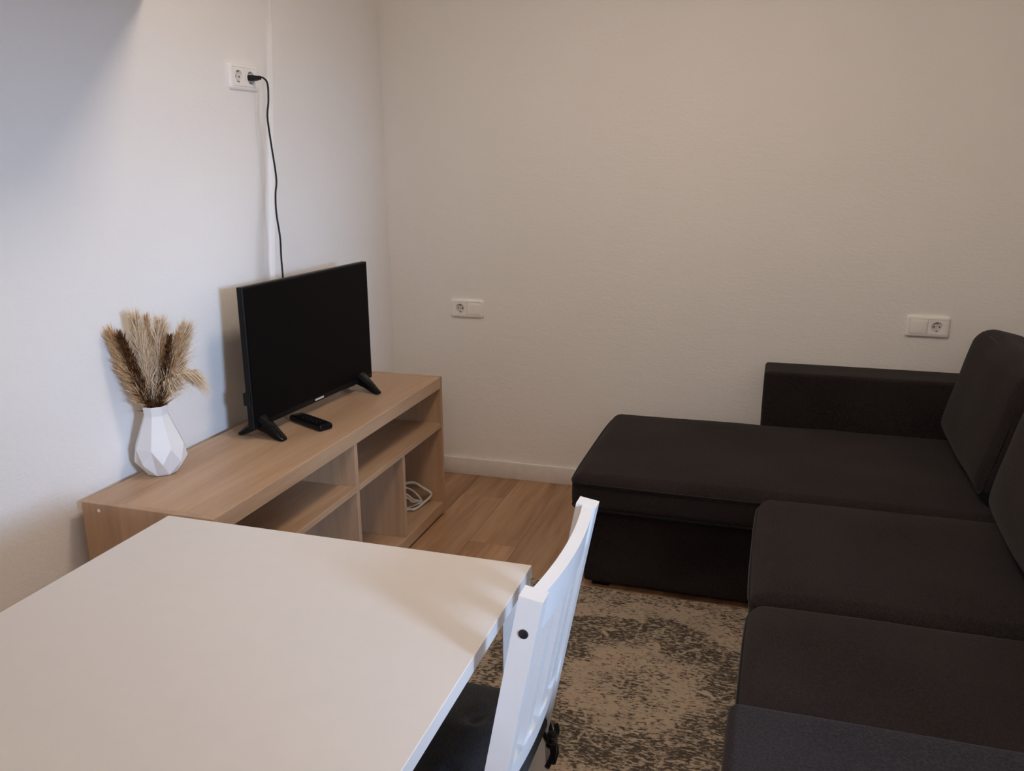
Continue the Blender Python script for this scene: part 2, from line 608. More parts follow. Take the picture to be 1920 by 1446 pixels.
# soffit added out of view to shade the upper left wall
struct(MB().prism([(-0.02, -1.42), (0.66, -1.70), (0.66, YN + 0.01), (-0.02, YN + 0.01)], 1.845, ZC - 0.001, 'z').build('shade_soffit_1', M['wall']))

floor = struct(MB().box(-0.12, XR + 0.2, YN - 0.12, 0.12, -0.12, -0.008).build('floor', M['gap']))
PW, PL = 0.192, 1.28
col = 0
x = 0.03 - PW
while x < XR:
    x0, x1 = max(x, 0.0), min(x + PW, XR)
    off = (0.0, 0.74, 0.33, 1.02, 0.52)[col % 5] + 0.06 * (col % 3)
    y = 0.0 + off - PL + 0.02
    while y > YN - PL:
        pass_y0, pass_y1 = max(y - 0.0, YN), min(y + PL, 0.0)
        if pass_y1 - pass_y0 > 0.02 and x1 - x0 > 0.01:
            pm = MB().box(x0 + 0.0004, x1 - 0.0004, pass_y0 + 0.0005, pass_y1 - 0.0005, -0.008, 0.0, 0.0007)
            pm.build('plank', M['plank'], floor)
        y -= PL
    x += PW
    col += 1

def baseboard(name, x0, x1, y0, y1):
    return struct(MB().box(x0, x1, y0, y1, 0.0, 0.080, 0.0025, 2).build(name, M['base'], None, True))
baseboard('baseboard_back', 0.0, XR, -0.013, 0.0)
baseboard('baseboard_left', 0.0, 0.013, YN, -0.014)
baseboard('baseboard_right', XR - 0.013, XR, YN, -0.014)

# ceiling lamp over the room
def ceiling_lamp(label, x, y, mat):
    o = thing('ceiling_lamp', label, 'lamp', (x, y, ZC))
    T = Matrix.Translation((x, y, 0))
    MB().lathe([(0.21, ZC - 0.03), (0.235, ZC - 0.03), (0.235, ZC - 0.002)], 32, T).build('rim', M['frame'], o, True)
    MB().lathe([(0.05, ZC - 0.080), (0.12, ZC - 0.073), (0.18, ZC - 0.053), (0.207, ZC - 0.028)], 32, T).build('diffuser', mat, o, True)
    return o
ceiling_lamp('round ceiling lamp glowing warm above the rug', 1.30, -1.55, M['lamp'])
ceiling_lamp('added round fill lamp on the ceiling at the near end of the room, dimmer', 1.60, -4.25, M['fill_lamp'])  # unseen lamp added to fill the back wall, rug and floor

# ------------------------------------------------------------------ raceway on the left wall
mb = MB()
def race_piece(z0, z1, xo0, xo1, w=0.014):
    P = []
    for z, xo in ((z0, xo0), (z1, xo1)):
        yy = RACE(z)
        P += [(0.0, yy - w, z), (0.0, yy + w, z), (xo, yy + w * 0.8, z), (xo, yy - w * 0.8, z)]
    mb.add(P, [(3, 2, 1, 0), (4, 5, 6, 7), (0, 1, 5, 4), (1, 2, 6, 5), (2, 3, 7, 6), (3, 0, 4, 7)])
race_piece(0.60, 1.86, 0.016, 0.014)
race = mb.build('cable_cover', M['wall'])
tag(race, 'white vertical cable cover strip on the left wall behind the television', 'cable cover')
mb = MB()
race_piece(1.862, ZC - 0.002, 0.004, 0.003, 0.006)
mb.build('cover_seam', M['wall'], race)

# ------------------------------------------------------------------ wall sockets
def socket_plate(label, centre, normal, socket_at, n_sock=1):
    """double frame 152 x 81 mm, local x right as seen from the room, y up, z out of the wall"""
    o = thing('wall_socket', label, 'wall socket', centre, 'white double wall socket plates')
    R = Matrix.Translation(Vector(centre)) @ rot_x_axis_to(normal)
    if Vector(normal).x > 0.5:
        pass
    def rr(hx, hy, r, z, k=8):
        out = []
        for cx_, cy_, a0 in ((hx - r, hy - r, 0), (-hx + r, hy - r, 90), (-hx + r, -hy + r, 180), (hx - r, -hy + r, 270)):
            for q in range(k):
                an = radians(a0 + 90 * q / (k - 1))
                out.append((cx_ + r * cos(an), cy_ + r * sin(an), z))
        return out
    loops = [rr(0.0760, 0.0405, 0.010, -0.003), rr(0.0760, 0.0405, 0.010, 0.003), rr(0.0752, 0.0397, 0.010, 0.0065), rr(0.0725, 0.0370, 0.009, 0.0095), rr(0.0680, 0.0330, 0.006, 0.0110), rr(0.0640, 0.0285, 0.0015, 0.0114), rr(0.0635, 0.0280, 0.0012, 0.0105), rr(0.0635, 0.0280, 0.0012, 0.0030)]
    pv, pf = [v for l_ in loops for v in l_], []
    m_ = len(loops[0])
    for j_ in range(len(loops) - 1):
        for k_ in range(m_):
            pf.append((j_ * m_ + k_, j_ * m_ + (k_ + 1) % m_, (j_ + 1) * m_ + (k_ + 1) % m_, (j_ + 1) * m_ + k_))
    pf.append(tuple((len(loops) - 1) * m_ + k_ for k_ in range(m_)))
    MB().add(pv, pf, R).build('plate', M['plastic'], o, True, 40)
    for i, cx in enumerate((-0.0318, 0.0318)):
        RR = R @ Matrix.Translation((cx, 0, 0))
        if i in socket_at:
            n = 32
            v, f = [], []
            hs = 0.0276
            def sq(k):
                an = 2 * pi * k / n
                c_, s_ = cos(an), sin(an)
                d = hs / max(abs(c_), abs(s_))
                return c_ * d * 1.145, s_ * d
            rings = [('q', 0.0045), ('q', 0.0116), (0.0215, 0.0122), (0.0196, 0.0118), (0.0190, 0.0055)]
            for rr_, zz_ in rings:
                for k in range(n):
                    an = 2 * pi * k / n
                    if rr_ == 'q':
                        a_, b_ = sq(k)
                    else:
                        a_, b_ = rr_ * cos(an), rr_ * sin(an)
                    v.append((a_, b_, zz_))
            for j in range(len(rings) - 1):
                for k in range(n):
                    f.append((j * n + k, j * n + (k + 1) % n, (j + 1) * n + (k + 1) % n, (j + 1) * n + k))
            ins = MB().add(v, f, RR).build('socket_insert', M['plastic'], o, True, 30)
            w = MB()
            w.lathe([(0.0192, 0.0042), (0.0192, 0.0052)], 32, RR)
            w.build('socket_well', M['shade_well'], ins, True)
            for sx in (-0.0095, 0.0095):
                MB().lathe([(0.0029, 0.0050), (0.0029, 0.0056)], 12, RR @ Matrix.Translation((sx, 0.0, 0))).build('pin_hole', M['hole'], ins)
            for sy in (-0.0155, 0.0155):
                MB().box(-0.003, 0.003, sy - 0.0022, sy + 0.0022, 0.0050, 0.0100, 0, 1, RR).build('earth_contact', M['metal'], ins)
        else:
            b_ = MB().rbox(-0.0314, 0.0314, -0.0276, 0.0276, 0.004, 0.0118, 0.002, 2, (0, 0, 0, 0, 0, 0.0012), 4, RR)
            b_.build('blank_cover', M['plastic'], o, True)
    return o
M['shade_well'] = plain('shaded_socket_plastic', (0.70, 0.67, 0.64), 0.4)  # shade of the recess put into a darker plastic colour
# normal (0,-1,0): local x = y.cross(z) = (0,0,1)x(0,-1,0) = (1,0,0)
socket_plate('white wall socket beside a blank cover, low on the back wall near the media bench', (0.3664, 0.0, 0.778), (0, -1, 0), (0,))
socket_plate('white blank cover and socket plate on the back wall above the sofa arm', (2.217, 0.0, 0.7904), (0, -1, 0), (1,))
sx_ = bulge(-1.02, 1.67)
# normal (1,0,0): local x = (0,0,1)x(1,0,0) = (0,1,0)
socket_plate('white double socket high on the left wall with a black plug in it', (sx_, -1.0284, 1.6687), (1, 0, 0), (0, 1))

# power cord with its plug, hanging down to the television
cordt = thing('power_cord', 'thin black power cord hanging from the high socket down behind the television', 'cord', (0.03, -1.0, 1.67))
py_, pz_ = -1.0284 + 0.0318, 1.6687
mb = MB()
pol = [(-0.0170, -0.0045), (-0.014, -0.0080), (0.014, -0.0080), (0.0170, -0.0045), (0.0170, 0.0045), (0.014, 0.0080), (-0.014, 0.0080), (-0.0170, 0.0045)]
vsl, fsl = [], []
for xx, k in ((sx_ + 0.0056, 1.0), (sx_ + 0.024, 1.0), (sx_ + 0.034, 0.62), (sx_ + 0.046, 0.34)):
    vsl += [(xx, py_ + a_ * k, pz_ + b_ * (1 if k > 0.9 else 0.85 if k > 0.5 else 0.7)) for a_, b_ in pol]
for j in range(3):
    for k in range(8):
        fsl.append((j * 8 + k, j * 8 + (k + 1) % 8, (j + 1) * 8 + (k + 1) % 8, (j + 1) * 8 + k))
fsl += [tuple(range(8)), tuple(range(24, 32))]
mb.add(vsl, fsl)
mb.build('plug', M['cord'], cordt, True, 40)
cp = [(sx_ + 0.040, py_, pz_), (sx_ + 0.058, py_ - 0.004, 1.668), (sx_ + 0.072, -0.999, 1.650), (sx_ + 0.074, -1.004, 1.60), (0.078, -1.010, 1.553), (0.080, -1.010, 1.507), (0.084, -1.008, 1.449), (0.088, -1.002, 1.357), (0.092, -1.020, 1.307), (0.095, -1.028, 1.247), (0.100, -1.025, 1.171), (0.105, -1.035, 1.111), (0.110, -1.042, 1.055), (0.120, -1.058, 1.00), (0.125, -1.075, 0.90), (0.14, -1.08, 0.83)]
MB().tube(cp, 0.0030, 6, False, 6).build('wire', M['cord'], cordt, True, 180)

# ------------------------------------------------------------------ media bench
BX0, BX1, BYR, BYL, BH = 0.0325, 0.4244, -0.4612, -1.9116, 0.5854
st = thing('media_bench', 'low bleached oak media bench with open cubbies, under the television', 'tv bench', ((BX0 + BX1) / 2, (BYR + BYL) / 2, 0))
TP = 0.0185
MB().box(BX0, BX1, BYL + TP, BYR - TP, BH - 0.046, BH - 0.0006, 0.0012).build('top_panel', M['oak_y'], st)
for y0 in (BYL, BYR - TP):
    sp_ = MB().box(BX0, BX1, y0, y0 + TP, 0.0, BH, 0.0012).build('side_panel', M['oak_z'], st)
    if y0 == BYL:
        MB().lathe([(0.0045, -0.0012), (0.0045, 0.0004)], 12, Matrix.Translation((0.085, BYL, BH - 0.018)) @ Matrix.Rotation(radians(90), 4, 'X')).build('cam_cap', M['plastic'], sp_)
MB().box(BX0, BX1 - 0.003, BYL + TP, BYR - TP, 0.012, 0.058, 0.0012).build('bottom_panel', M['oak_y'], st)
YM = (BYL + BYR) / 2
SZ0, SZ1 = 0.377, 0.396
MB().box(BX0, BX1 - 0.003, YM - TP / 2, YM + TP / 2, 0.058, BH - 0.046, 0.001).build('divider', M['oak_z'], st)
for y0, y1 in ((BYL + TP, YM - TP / 2), (YM + TP / 2, BYR - TP)):
    MB().box(BX0, BX1 - 0.002, y0, y1, SZ0, SZ1, 0.001).build('shelf', M['oak_y'], st)
    ym = (y0 + y1) / 2
    MB().box(BX0, BX1 - 0.006, ym - TP / 2, ym + TP / 2, 0.058, SZ0, 0.001).build('divider', M['oak_z'], st)

# ------------------------------------------------------------------ television
# panel lower edge runs from (0.178,-1.368) to (0.228,-0.672)
ax = Vector((0.228 - 0.178, -0.672 + 1.368, 0))
TW = ax.length
tva = atan2(-ax.x, ax.y)
tc = Vector((0.203, -1.020, BH))
tv = thing('television', 'black flat television on splayed feet on the oak media bench', 'television', tc, None, tva)
TV0, TV1 = 0.034, 0.470
def tvb(*k, **kw):
    return MB().box(*k, **kw)
hw = TW / 2
mb = MB()
mb.box(-0.022, 0.0, -hw, hw, TV0, TV1, 0.002)
mb.build('bezel', M['black'], tv, local=True)
MB().box(0.0, 0.0012, -hw + 0.006, hw - 0.006, TV0 + 0.018, TV1 - 0.006).build('screen', M['screen'], tv, local=True)
MB().rbox(-0.058, -0.02, -hw + 0.05, hw - 0.05, TV0 + 0.01, TV0 + 0.27, 0.012, 3).build('back_housing', M['black'], tv, True, local=True)
bd = MB().box(0.0, 0.0022, -0.026, 0.024, TV0 + 0.006, TV0 + 0.0125, 0.0006).build('brand_badge', M['silver'], tv, local=True)
bd['label'] = 'small silver badge under the screen'
MB().box(-0.03, -0.004, -hw - 0.004, -hw + 0.02, TV0 + 0.075, TV0 + 0.115, 0.002).build('port_cover', M['black'], tv, local=True)
for sgn, yc in ((-1, -hw + 0.045), (1, hw - 0.075)):
    vs_, fs_ = [], []
    # front and rear toes spread from a neck under the panel
    for (tipx, tipy, ) in ((0.082, -0.012 if sgn < 0 else -0.020), (-0.085, -0.004)):
        stn = [(-0.006 if tipx > 0 else -0.010, 0.0, 0.052, 0.026, 0.022), (tipx * 0.30, tipy * 0.25, 0.037, 0.022, 0.017), (tipx * 0.72, tipy * 0.7, 0.017, 0.017, 0.012), (tipx * 0.97, tipy, 0.0065, 0.0145, 0.0064), (tipx * 1.04, tipy, 0.005, 0.010, 0.0045)]
        b0 = len(vs_)
        for (px, py, pz, w_, h_) in stn:
            for ca, cb in ((-1, -1), (1, -1), (1, 0.4), (0.6, 1), (-0.6, 1), (-1, 0.4)):
                vs_.append((px, yc + py + ca * w_, max(0.0005, pz + cb * h_)))
        for j in range(len(stn) - 1):
            for k in range(6):
                fs_.append((b0 + j * 6 + k, b0 + j * 6 + (k + 1) % 6, b0 + (j + 1) * 6 + (k + 1) % 6, b0 + (j + 1) * 6 + k))
        fs_.append(tuple(b0 + k for k in range(6)))
        fs_.append(tuple(b0 + (len(stn) - 1) * 6 + k for k in range(6)))
    MB().add(vs_, fs_).build('foot', M['gloss'], tv, True, 40, local=True)

# remote control
ra_ = Vector((0.338 - 0.178, -1.215 + 1.136, 0))
rc = thing('remote_control', 'glossy black remote control lying on the bench before the television', 'remote control', (0.258, -1.176, BH), None, atan2(ra_.y, ra_.x))
MB().rbox(-0.089, 0.089, -0.026, 0.026, 0.0, 0.021, 0.008, 3, (0, 0, 0, 0, 0, 0.002), 6).build('remote_body', M['gloss'], rc, True, local=True)
for i in range(5):
    for j in range(3):
        MB().rbox(-0.02 + i * 0.018 - 0.005, -0.02 + i * 0.018 + 0.005, -0.014 + j * 0.014 - 0.004, -0.014 + j * 0.014 + 0.004, 0.019, 0.0245, 0.002, 2, mid=2).build('button', M['black'], rc, True, local=True)

# ------------------------------------------------------------------ vase with dried grasses
VC = Vector((0.086, -1.672, BH))
vase = thing('vase', 'white faceted ceramic vase of dried grass at the near end of the bench', 'vase', VC)
n = 8
prof = [(0.035, 0.192, 0), (0.0325, 0.166, 0), (0.066, 0.080, 0), (0.069, 0.040, 0.5), (0.040, 0.0005, 0)]
vs_, fs_ = [], []
for r_, z_, of in prof:
    for k in range(n):
        an = 2 * pi * (k + of) / n + 0.35
        vs_.append((r_ * cos(an), r_ * sin(an), z_))
ix = lambda j, k: j * n + k % n
for k in range(n):
    fs_.append((ix(0, k), ix(0, k + 1), ix(1, k + 1), ix(1, k)))
    fs_.append((ix(1, k), ix(1, k + 1), ix(2, k + 1), ix(3, k), ix(2, k)))
    fs_.append((ix(2, k), ix(3, k), ix(4, k)))
    fs_.append((ix(2, k), ix(4, k), ix(3, k - 1)))
    fs_.append((ix(3, k), ix(4, k + 1), ix(4, k)))
fs_.append(tuple(ix(4, k) for k in range(n)))
# inner wall of the neck
b0 = len(vs_)
for r_, z_ in ((0.0315, 0.192), (0.028, 0.165), (0.028, 0.06)):
    for k in range(n):
        an = 2 * pi * k / n + 0.35
        vs_.append((r_ * cos(an), r_ * sin(an), z_))
for k in range(n):
    fs_.append((ix(0, k), b0 + k, b0 + (k + 1) % n, ix(0, k + 1)))
    for j in range(2):
        fs_.append((b0 + j * n + k, b0 + (j + 1) * n + k, b0 + (j + 1) * n + (k + 1) % n, b0 + j * n + (k + 1) % n))
fs_.append(tuple(b0 + 2 * n + k for k in range(n)))
t_ = bmesh.new()
vb = [t_.verts.new(v) for v in vs_]
for f in fs_:
    t_.faces.new([vb[i] for i in f])
bmesh.ops.bevel(t_, geom=[e for e in t_.edges if len(e.link_faces) == 2], offset=0.0012, segments=1, affect='EDGES')
MB().take(t_).build('vase_body', M['ceramic'], vase, local=True)

CR = Vector((0.757, 0.653, 0))                     # along the front of the bunch
CD = Vector((-0.653, 0.757, 0))                    # towards the wall side
def plume(label, tip, depth, kind, n_str, slen, lean=0.35, start=0.12, sag=0.0, width=0.0007, bend=0.0, group='dried grass stems in the white vase'):
    """tip = (sideways offset, height above the rim); strands grow along the upper stem"""
    rim = VC + Vector((0, 0, 0.19))
    side = tip[0]
    base = VC + CR * (-side * 0.25) + CD * (-depth * 0.2) + Vector((0, 0, 0.075))
    mouth = rim + CR * max(-0.02, min(0.02, side * 0.22)) + CD * max(-0.015, min(0.015, depth * 0.3))
    end = rim + CR * side + CD * depth + Vector((0, 0, tip[1]))
    midp = mouth.lerp(end, 0.5) + Vector((0, 0, bend))
    pts = catmull([base, mouth, midp, end], 10)
    o = thing('dried_grass_stem', label, 'dried grass', base, group)
    MB().tube(pts, lambda t: 0.0016 * (1 - 0.7 * t), 5, False, 1).build('stem', M['stem'], o, True, 180)
    rng = random.Random(hash(label) % 1000 if False else len(label) * 7 + n_str)
    seg = pts[8:]
    vs, fs = [], []
    for _ in range(n_str):
        s = start + (1 - start) * rng.random() ** 0.85
        f = s * (len(seg) - 1)
        i = min(int(f), len(seg) - 2)
        p = seg[i].lerp(seg[i + 1], f - i)
        tg = (seg[i + 1] - seg[i]).normalized()
        rd = Vector((rng.gauss(0, 1), rng.gauss(0, 1), rng.gauss(0, 1)))
        rd = (rd - tg * rd.dot(tg)).normalized()
        al = lean * (0.4 + 0.9 * rng.random()) * (1.1 - 0.55 * s)
        d = (tg * cos(al) + rd * sin(al)).normalized()
        ln = slen * (0.45 + 0.75 * rng.random() ** 1.6) * (1.0 - 0.25 * s)
        wv_ = d.cross(Vector((rng.gauss(0, 1), rng.gauss(0, 1), rng.gauss(0, 1)))).normalized() * width * (0.6 + 0.8 * rng.random())
        m1 = p + d * ln * 0.55 + Vector((0, 0, -sag * ln * 0.22))
        e = p + d * ln + Vector((0, 0, -sag * ln * 0.9))
        for q in (m1, e, p):
            if q.x < 0.006:
                q.x = 0.006 + rng.random() * 0.004
        b_ = len(vs)
        vs += [p - wv_, p + wv_, m1 + wv_ * 0.9, m1 - wv_ * 0.9, e]
        fs += [(b_, b_ + 1, b_ + 2, b_ + 3), (b_ + 3, b_ + 2, b_ + 4)]
    pl = MB().add(vs, fs).build('plume', M[kind], o)
    return o
plume('dark brown bristly grass spike leaning left in the white vase', (-0.062, 0.195), -0.020, 'brown', 2300, 0.040, 0.85, 0.0, 0.0, 0.0011)
plume('dark brown bristly grass spike leaning right in the white vase', (0.054, 0.183), -0.026, 'brown', 1900, 0.030, 0.85, 0.0, 0.0, 0.0010)
plume('tan feathery grass plume at the left edge of the vase bunch', (-0.080, 0.185), 0.000, 'tan', 2800, 0.070, 0.58, 0.05, 0.05, 0.0010)
plume('broad cream grass plume with the tallest tip in the vase', (-0.022, 0.215), 0.012, 'cream', 3400, 0.075, 0.58, 0.08, 0.03, 0.0011)
plume('slim tan grass plume with a dark spine behind the cream tip', (0.004, 0.222), 0.022, 'tan', 1500, 0.045, 0.45, 0.1, 0.03, 0.0010)
plume('cream grass plume in the middle behind the right brown spike', (0.032, 0.195), 0.022, 'cream', 3200, 0.075, 0.60, 0.08, 0.03, 0.0011)
plume('pale loose grass plume fanning to the upper right of the vase', (0.088, 0.180), 0.006, 'cream', 3000, 0.085, 0.70, 0.12, 0.05, 0.0009)
plume('tan grass plume rising just right of the right brown spike', (0.074, 0.165), -0.010, 'tan', 2200, 0.065, 0.55, 0.05, 0.05, 0.0010)
plume('pale grass plume drooping over the right side of the vase', (0.080, 0.085), -0.010, 'cream', 1600, 0.095, 0.60, 0.2, 0.85, 0.0009, 0.03)

# ------------------------------------------------------------------ coil of white cable in the lower cubby
coil = thing('coiled_cable', 'white braided cable coil standing in the lower right cubby of the bench', 'cable', (0.34, -0.60, 0.058))
mb = MB()
ring_ = [(0.33, -0.725, 0.188), (0.33, -0.676, 0.195), (0.33, -0.613, 0.181), (0.33, -0.545, 0.155), (0.344, -0.510, 0.125), (0.374, -0.4925, 0.097), (0.371, -0.4955, 0.080), (0.362, -0.520, 0.071), (0.357, -0.562, 0.0675), (0.348, -0.603, 0.0665), (0.322, -0.611, 0.0665), (0.31, -0.66, 0.070), (0.315, -0.735, 0.095), (0.325, -0.755, 0.150)]
mb.tube(ring_, 0.0056, 7, True, 6)
for k_, (p_, q_) in enumerate((((0.33, -0.629, 0.166), (0.331, -0.560, 0.122)), ((0.33, -0.627, 0.136), (0.336, -0.585, 0.100)), ((0.33, -0.633, 0.127), (0.335, -0.590, 0.092)))):
    e_ = (0.349 - 0.004 * k_, -0.532 - 0.007 * k_, 0.0745)
    far_ = (0.325 - 0.006 * k_, -0.715, 0.205 - 0.02 * k_)
    mb.tube([far_, p_, q_, e_, (0.335, -0.56, 0.0670), (0.30 - 0.01 * k_, -0.64, 0.0670), (0.295, -0.72, 0.0675), (0.30, -0.765, 0.12)], 0.0044, 7, True, 6)
mb.build('cable_loops', M['cable'], coil, True, 180)

# ------------------------------------------------------------------ rug
RX0, RX1, RY0, RY1 = 0.80, 2.13, -2.95, -0.912
rug = thing('rug', 'worn beige and grey oriental rug on the floor before the sofa', 'rug', ((RX0 + RX1) / 2, (RY0 + RY1) / 2, 0))
mb = MB()
gx, gy = 26, 40
vs_ = []
for j in range(gy + 1):
    for i in range(gx + 1):
        xx = RX0 + (RX1 - RX0) * i / gx
        yy = RY0 + (RY1 - RY0) * j / gy
        edge = i in (0, gx) or j in (0, gy)
        zz = 0.009 + 0.0012 * noise.noise(Vector((xx * 6, yy * 6, 0)))
        vs_.append((xx, yy, zz - (0.003 if edge else 0)))
w_ = gx + 1
fs_ = [(j * w_ + i, j * w_ + i + 1, (j + 1) * w_ + i + 1, (j + 1) * w_ + i) for j in range(gy) for i in range(gx)]
b0 = len(vs_)
ring = [i for i in range(w_)] + [j * w_ + gx for j in range(1, gy + 1)] + [gy * w_ + i for i in range(gx - 1, -1, -1)] + [j * w_ for j in range(gy - 1, 0, -1)]
for k in ring:
    vs_.append((vs_[k][0], vs_[k][1], 0.0006))
for q in range(len(ring)):
    q2 = (q + 1) % len(ring)
    fs_.append((ring[q], b0 + q, b0 + q2, ring[q2]))
fs_.append(tuple(b0 + q for q in reversed(range(len(ring)))))
mb.add(vs_, fs_)
mb.build('pile', M['rug'], rug, True, 60)

# ------------------------------------------------------------------ corner sofa
sofa = thing('corner_sofa', 'charcoal fabric corner sofa with a chaise along the back wall', 'sofa', (2.0, -1.25, 0))
SB = M['sofa']
# bases
MB().rbox(1.105, 2.60, -0.905, -0.235, 0.022, 0.292, 0.012, 2, (0, 0, 0.004, 0, 0, 0)).build('chaise_base', SB, sofa, True)
MB().rbox(1.690, 2.60, -2.330, -0.915, 0.022, 0.275, 0.014, 2).build('seat_base', SB, sofa, True)
for fx, fy in ((1.16, -0.85), (1.16, -0.28), (1.74, -2.25), (2.55, -2.25), (2.55, -0.3)):
    MB().box(fx - 0.03, fx + 0.03, fy - 0.03, fy + 0.03, 0.0105 if fx > 1.0 and fy < -0.92 else 0.0, 0.024, 0.002).build('foot', M['black'], sofa)
# seats
def seat(name, x0, x1, y0, y1, z0, z1, r, puff, seam_z, wob=0.004):
    o = MB().rbox(x0, x1, y0, y1, z0, z1, r, 5, puff, 12, None, wob).build(name, SB, sofa, True, 180)
    return o
ch = seat('chaise_cushion', 1.070, 2.50, -0.955, -0.205, 0.288, 0.418, 0.038, (0.010, 0, 0.010, 0, 0, 0.014), 0.392)
s1 = seat('seat_cushion', 1.662, 2.50, -1.608, -0.967, 0.272, 0.420, 0.036, (0.008, 0, 0.006, 0.0, 0, 0.012), 0.395)
s2 = seat('seat_cushion', 1.662, 2.50, -2.318, -1.620, 0.272, 0.420, 0.036, (0.008, 0, 0.0, 0.006, 0, 0.012), 0.395)
def piping(parent, x0, x1, y0, y1, z, r, pl, pn, pf, rad=0.0045):
    """welt round a seat; pl/pn/pf = bulge of its left, near and far faces there"""
    pts = []
    xm, ym = (x0 + x1) / 2, (y0 + y1) / 2
    for cx_, cy_, a0 in ((x1 - r, y1 - r, 0), (x0 + r, y1 - r, 90), (x0 + r, y0 + r, 180), (x1 - r, y0 + r, 270)):
        for k in range(5):
            an = radians(a0 + 90 * k / 4)
            pts.append(Vector((cx_ + r * cos(an), cy_ + r * sin(an), z)))
    full = []
    for a_, b_ in zip(pts, pts[1:] + pts[:1]):
        n_ = 12 if (b_ - a_).length > 0.1 else 1
        full += [a_.lerp(b_, q / n_) for q in range(n_)]
    for p in full:
        u, v = (p.x - xm) / ((x1 - x0) / 2), (p.y - ym) / ((y1 - y0) / 2)
        if u < -0.9:
            p.x -= pl * (1 - v ** 4)
        if v < -0.9:
            p.y -= pn * (1 - u ** 4)
        if v > 0.9:
            p.y += pf * (1 - u ** 4)
    MB().tube(full, rad, 6, True, 1).build('piping', M['sofa_seam'], parent, True, 180)
piping(ch, 1.0705, 2.49, -0.9545, -0.2055, 0.3900, 0.04, 0.0088, 0.0088, 0, 0.0050)
piping(ch, 1.0705, 2.49, -0.9545, -0.2055, 0.3050, 0.04, 0.0060, 0.0060, 0, 0.0030)
piping(s1, 1.6625, 2.49, -1.6075, -0.9675, 0.3900, 0.04, 0.0070, 0.0050, 0.0, 0.0050)
piping(s2, 1.6625, 2.49, -2.3175, -1.6205, 0.3900, 0.04, 0.0070, 0, 0.0050, 0.0050)
# arms and back
arm1 = MB().rbox(1.642, 2.60, -0.198, -0.018, 0.030, 0.622, 0.012, 4, (0.003, 0, 0.004, 0, 0, 0.002), 8).build('armrest', SB, sofa, True, 180)
arm2 = MB().rbox(1.648, 2.60, -2.520, -2.324, 0.030, 0.622, 0.016, 4, (0.004, 0, 0, 0.004, 0, 0.004), 8).build('armrest', SB, sofa, True, 180)
MB().rbox(2.505, 2.650, -2.500, -0.030, 0.030, 0.700, 0.03, 4, (0,) * 6, 8).build('backrest', SB, sofa, True, 180)

def back_cushion(label, yc, wy, xbase, tilt=13, hz=0.445, th=0.165, puff=0.03, lean_y=0.0, rz=0.0):
    """loose back cushion leaning on the backrest; base of its front face at xbase"""
    o = thing('back_cushion', label, 'cushion', (xbase + 0.08, yc, 0.428), 'loose charcoal back cushions on the sofa')
    o.rotation_euler = (radians(lean_y), radians(tilt), radians(rz))
    b = MB().rbox(-th / 2, th / 2, -wy / 2, wy / 2, 0.0, hz, 0.055, 5, (puff, 0.012, 0.006, 0.006, 0, 0.008), 12, None, 0.005)
    cb = b.build('cushion_body', SB, o, True, 180, local=True)
    pts = []
    r_ = 0.038
    hw_ = wy / 2 - 0.0150
    ht_ = hz - 0.0130
    for cx_, cy_, a0 in ((hw_ - r_, ht_ - r_, 0), (-hw_ + r_, ht_ - r_, 90), (-hw_ + r_, 0.016 + r_, 180), (hw_ - r_, 0.016 + r_, 270)):
        for k in range(5):
            an = radians(a0 + 90 * k / 4)
            pts.append((-th / 2 + 0.016, cx_ + r_ * cos(an), cy_ + r_ * sin(an)))
    MB().tube(pts, 0.003, 6, True, 1).build('piping', M['sofa_seam'], cb, True, 180, local=True)
    return o
back_cushion('charcoal back cushion in the corner, leaning at the chaise end of the sofa', -0.565, 0.70, 2.262, 13, 0.405, 0.185, 0.022)
back_cushion('charcoal back cushion behind the middle seat, next nearer than the corner one', -1.310, 0.67, 2.270, 13, 0.41, 0.175, 0.045)
back_cushion('charcoal back cushion behind the near seat, beside the near armrest', -1.984, 0.62, 2.275, 13, 0.41, 0.175)

# ------------------------------------------------------------------ dining table
TX0, TX1, TY1, TY0, TH = 0.5605, 1.3050, -2.2143, -3.46, 0.740
tb = thing('dining_table', 'plain white rectangular dining table in the foreground', 'table', ((TX0 + TX1) / 2, (TY0 + TY1) / 2, 0))
MB().box(TX0, TX1, TY0, TY1, TH - 0.024, TH, 0.0012, 2).build('tabletop', M['top'], tb)
mb = MB()
ii = 0.014
for (x0, x1, y0, y1) in ((TX0 + ii, TX1 - ii, TY1 - 0.030, TY1 - ii), (TX0 + ii, TX1 - ii, TY0 + ii, TY0 + 0.030)):
    MB().box(x0 + 0.045, x1 - 0.045, y0, y1, TH - 0.060, TH - 0.0245, 0.001).build('apron', M['white'], tb)
for (x0, x1) in ((TX0 + 0.020, TX0 + 0.036), (TX1 - 0.036, TX1 - 0.020)):
    MB().box(x0, x1, TY0 + 0.045, TY1 - 0.045, TH - 0.060, TH - 0.0245, 0.001).build('apron', M['white'], tb)
for sx in (0, 1):
    for sy in (0, 1):
        x0 = TX0 + 0.0015 if sx == 0 else TX1 - 0.0415
        y0 = TY0 + 0.0015 if sy == 0 else TY1 - 0.0415
        zf = 0.0105 if (sx == 1) else 0.0003
        MB().box(x0, x0 + 0.04, y0, y0 + 0.04, zf, TH - 0.0255, 0.002).build('leg', M['white'], tb)

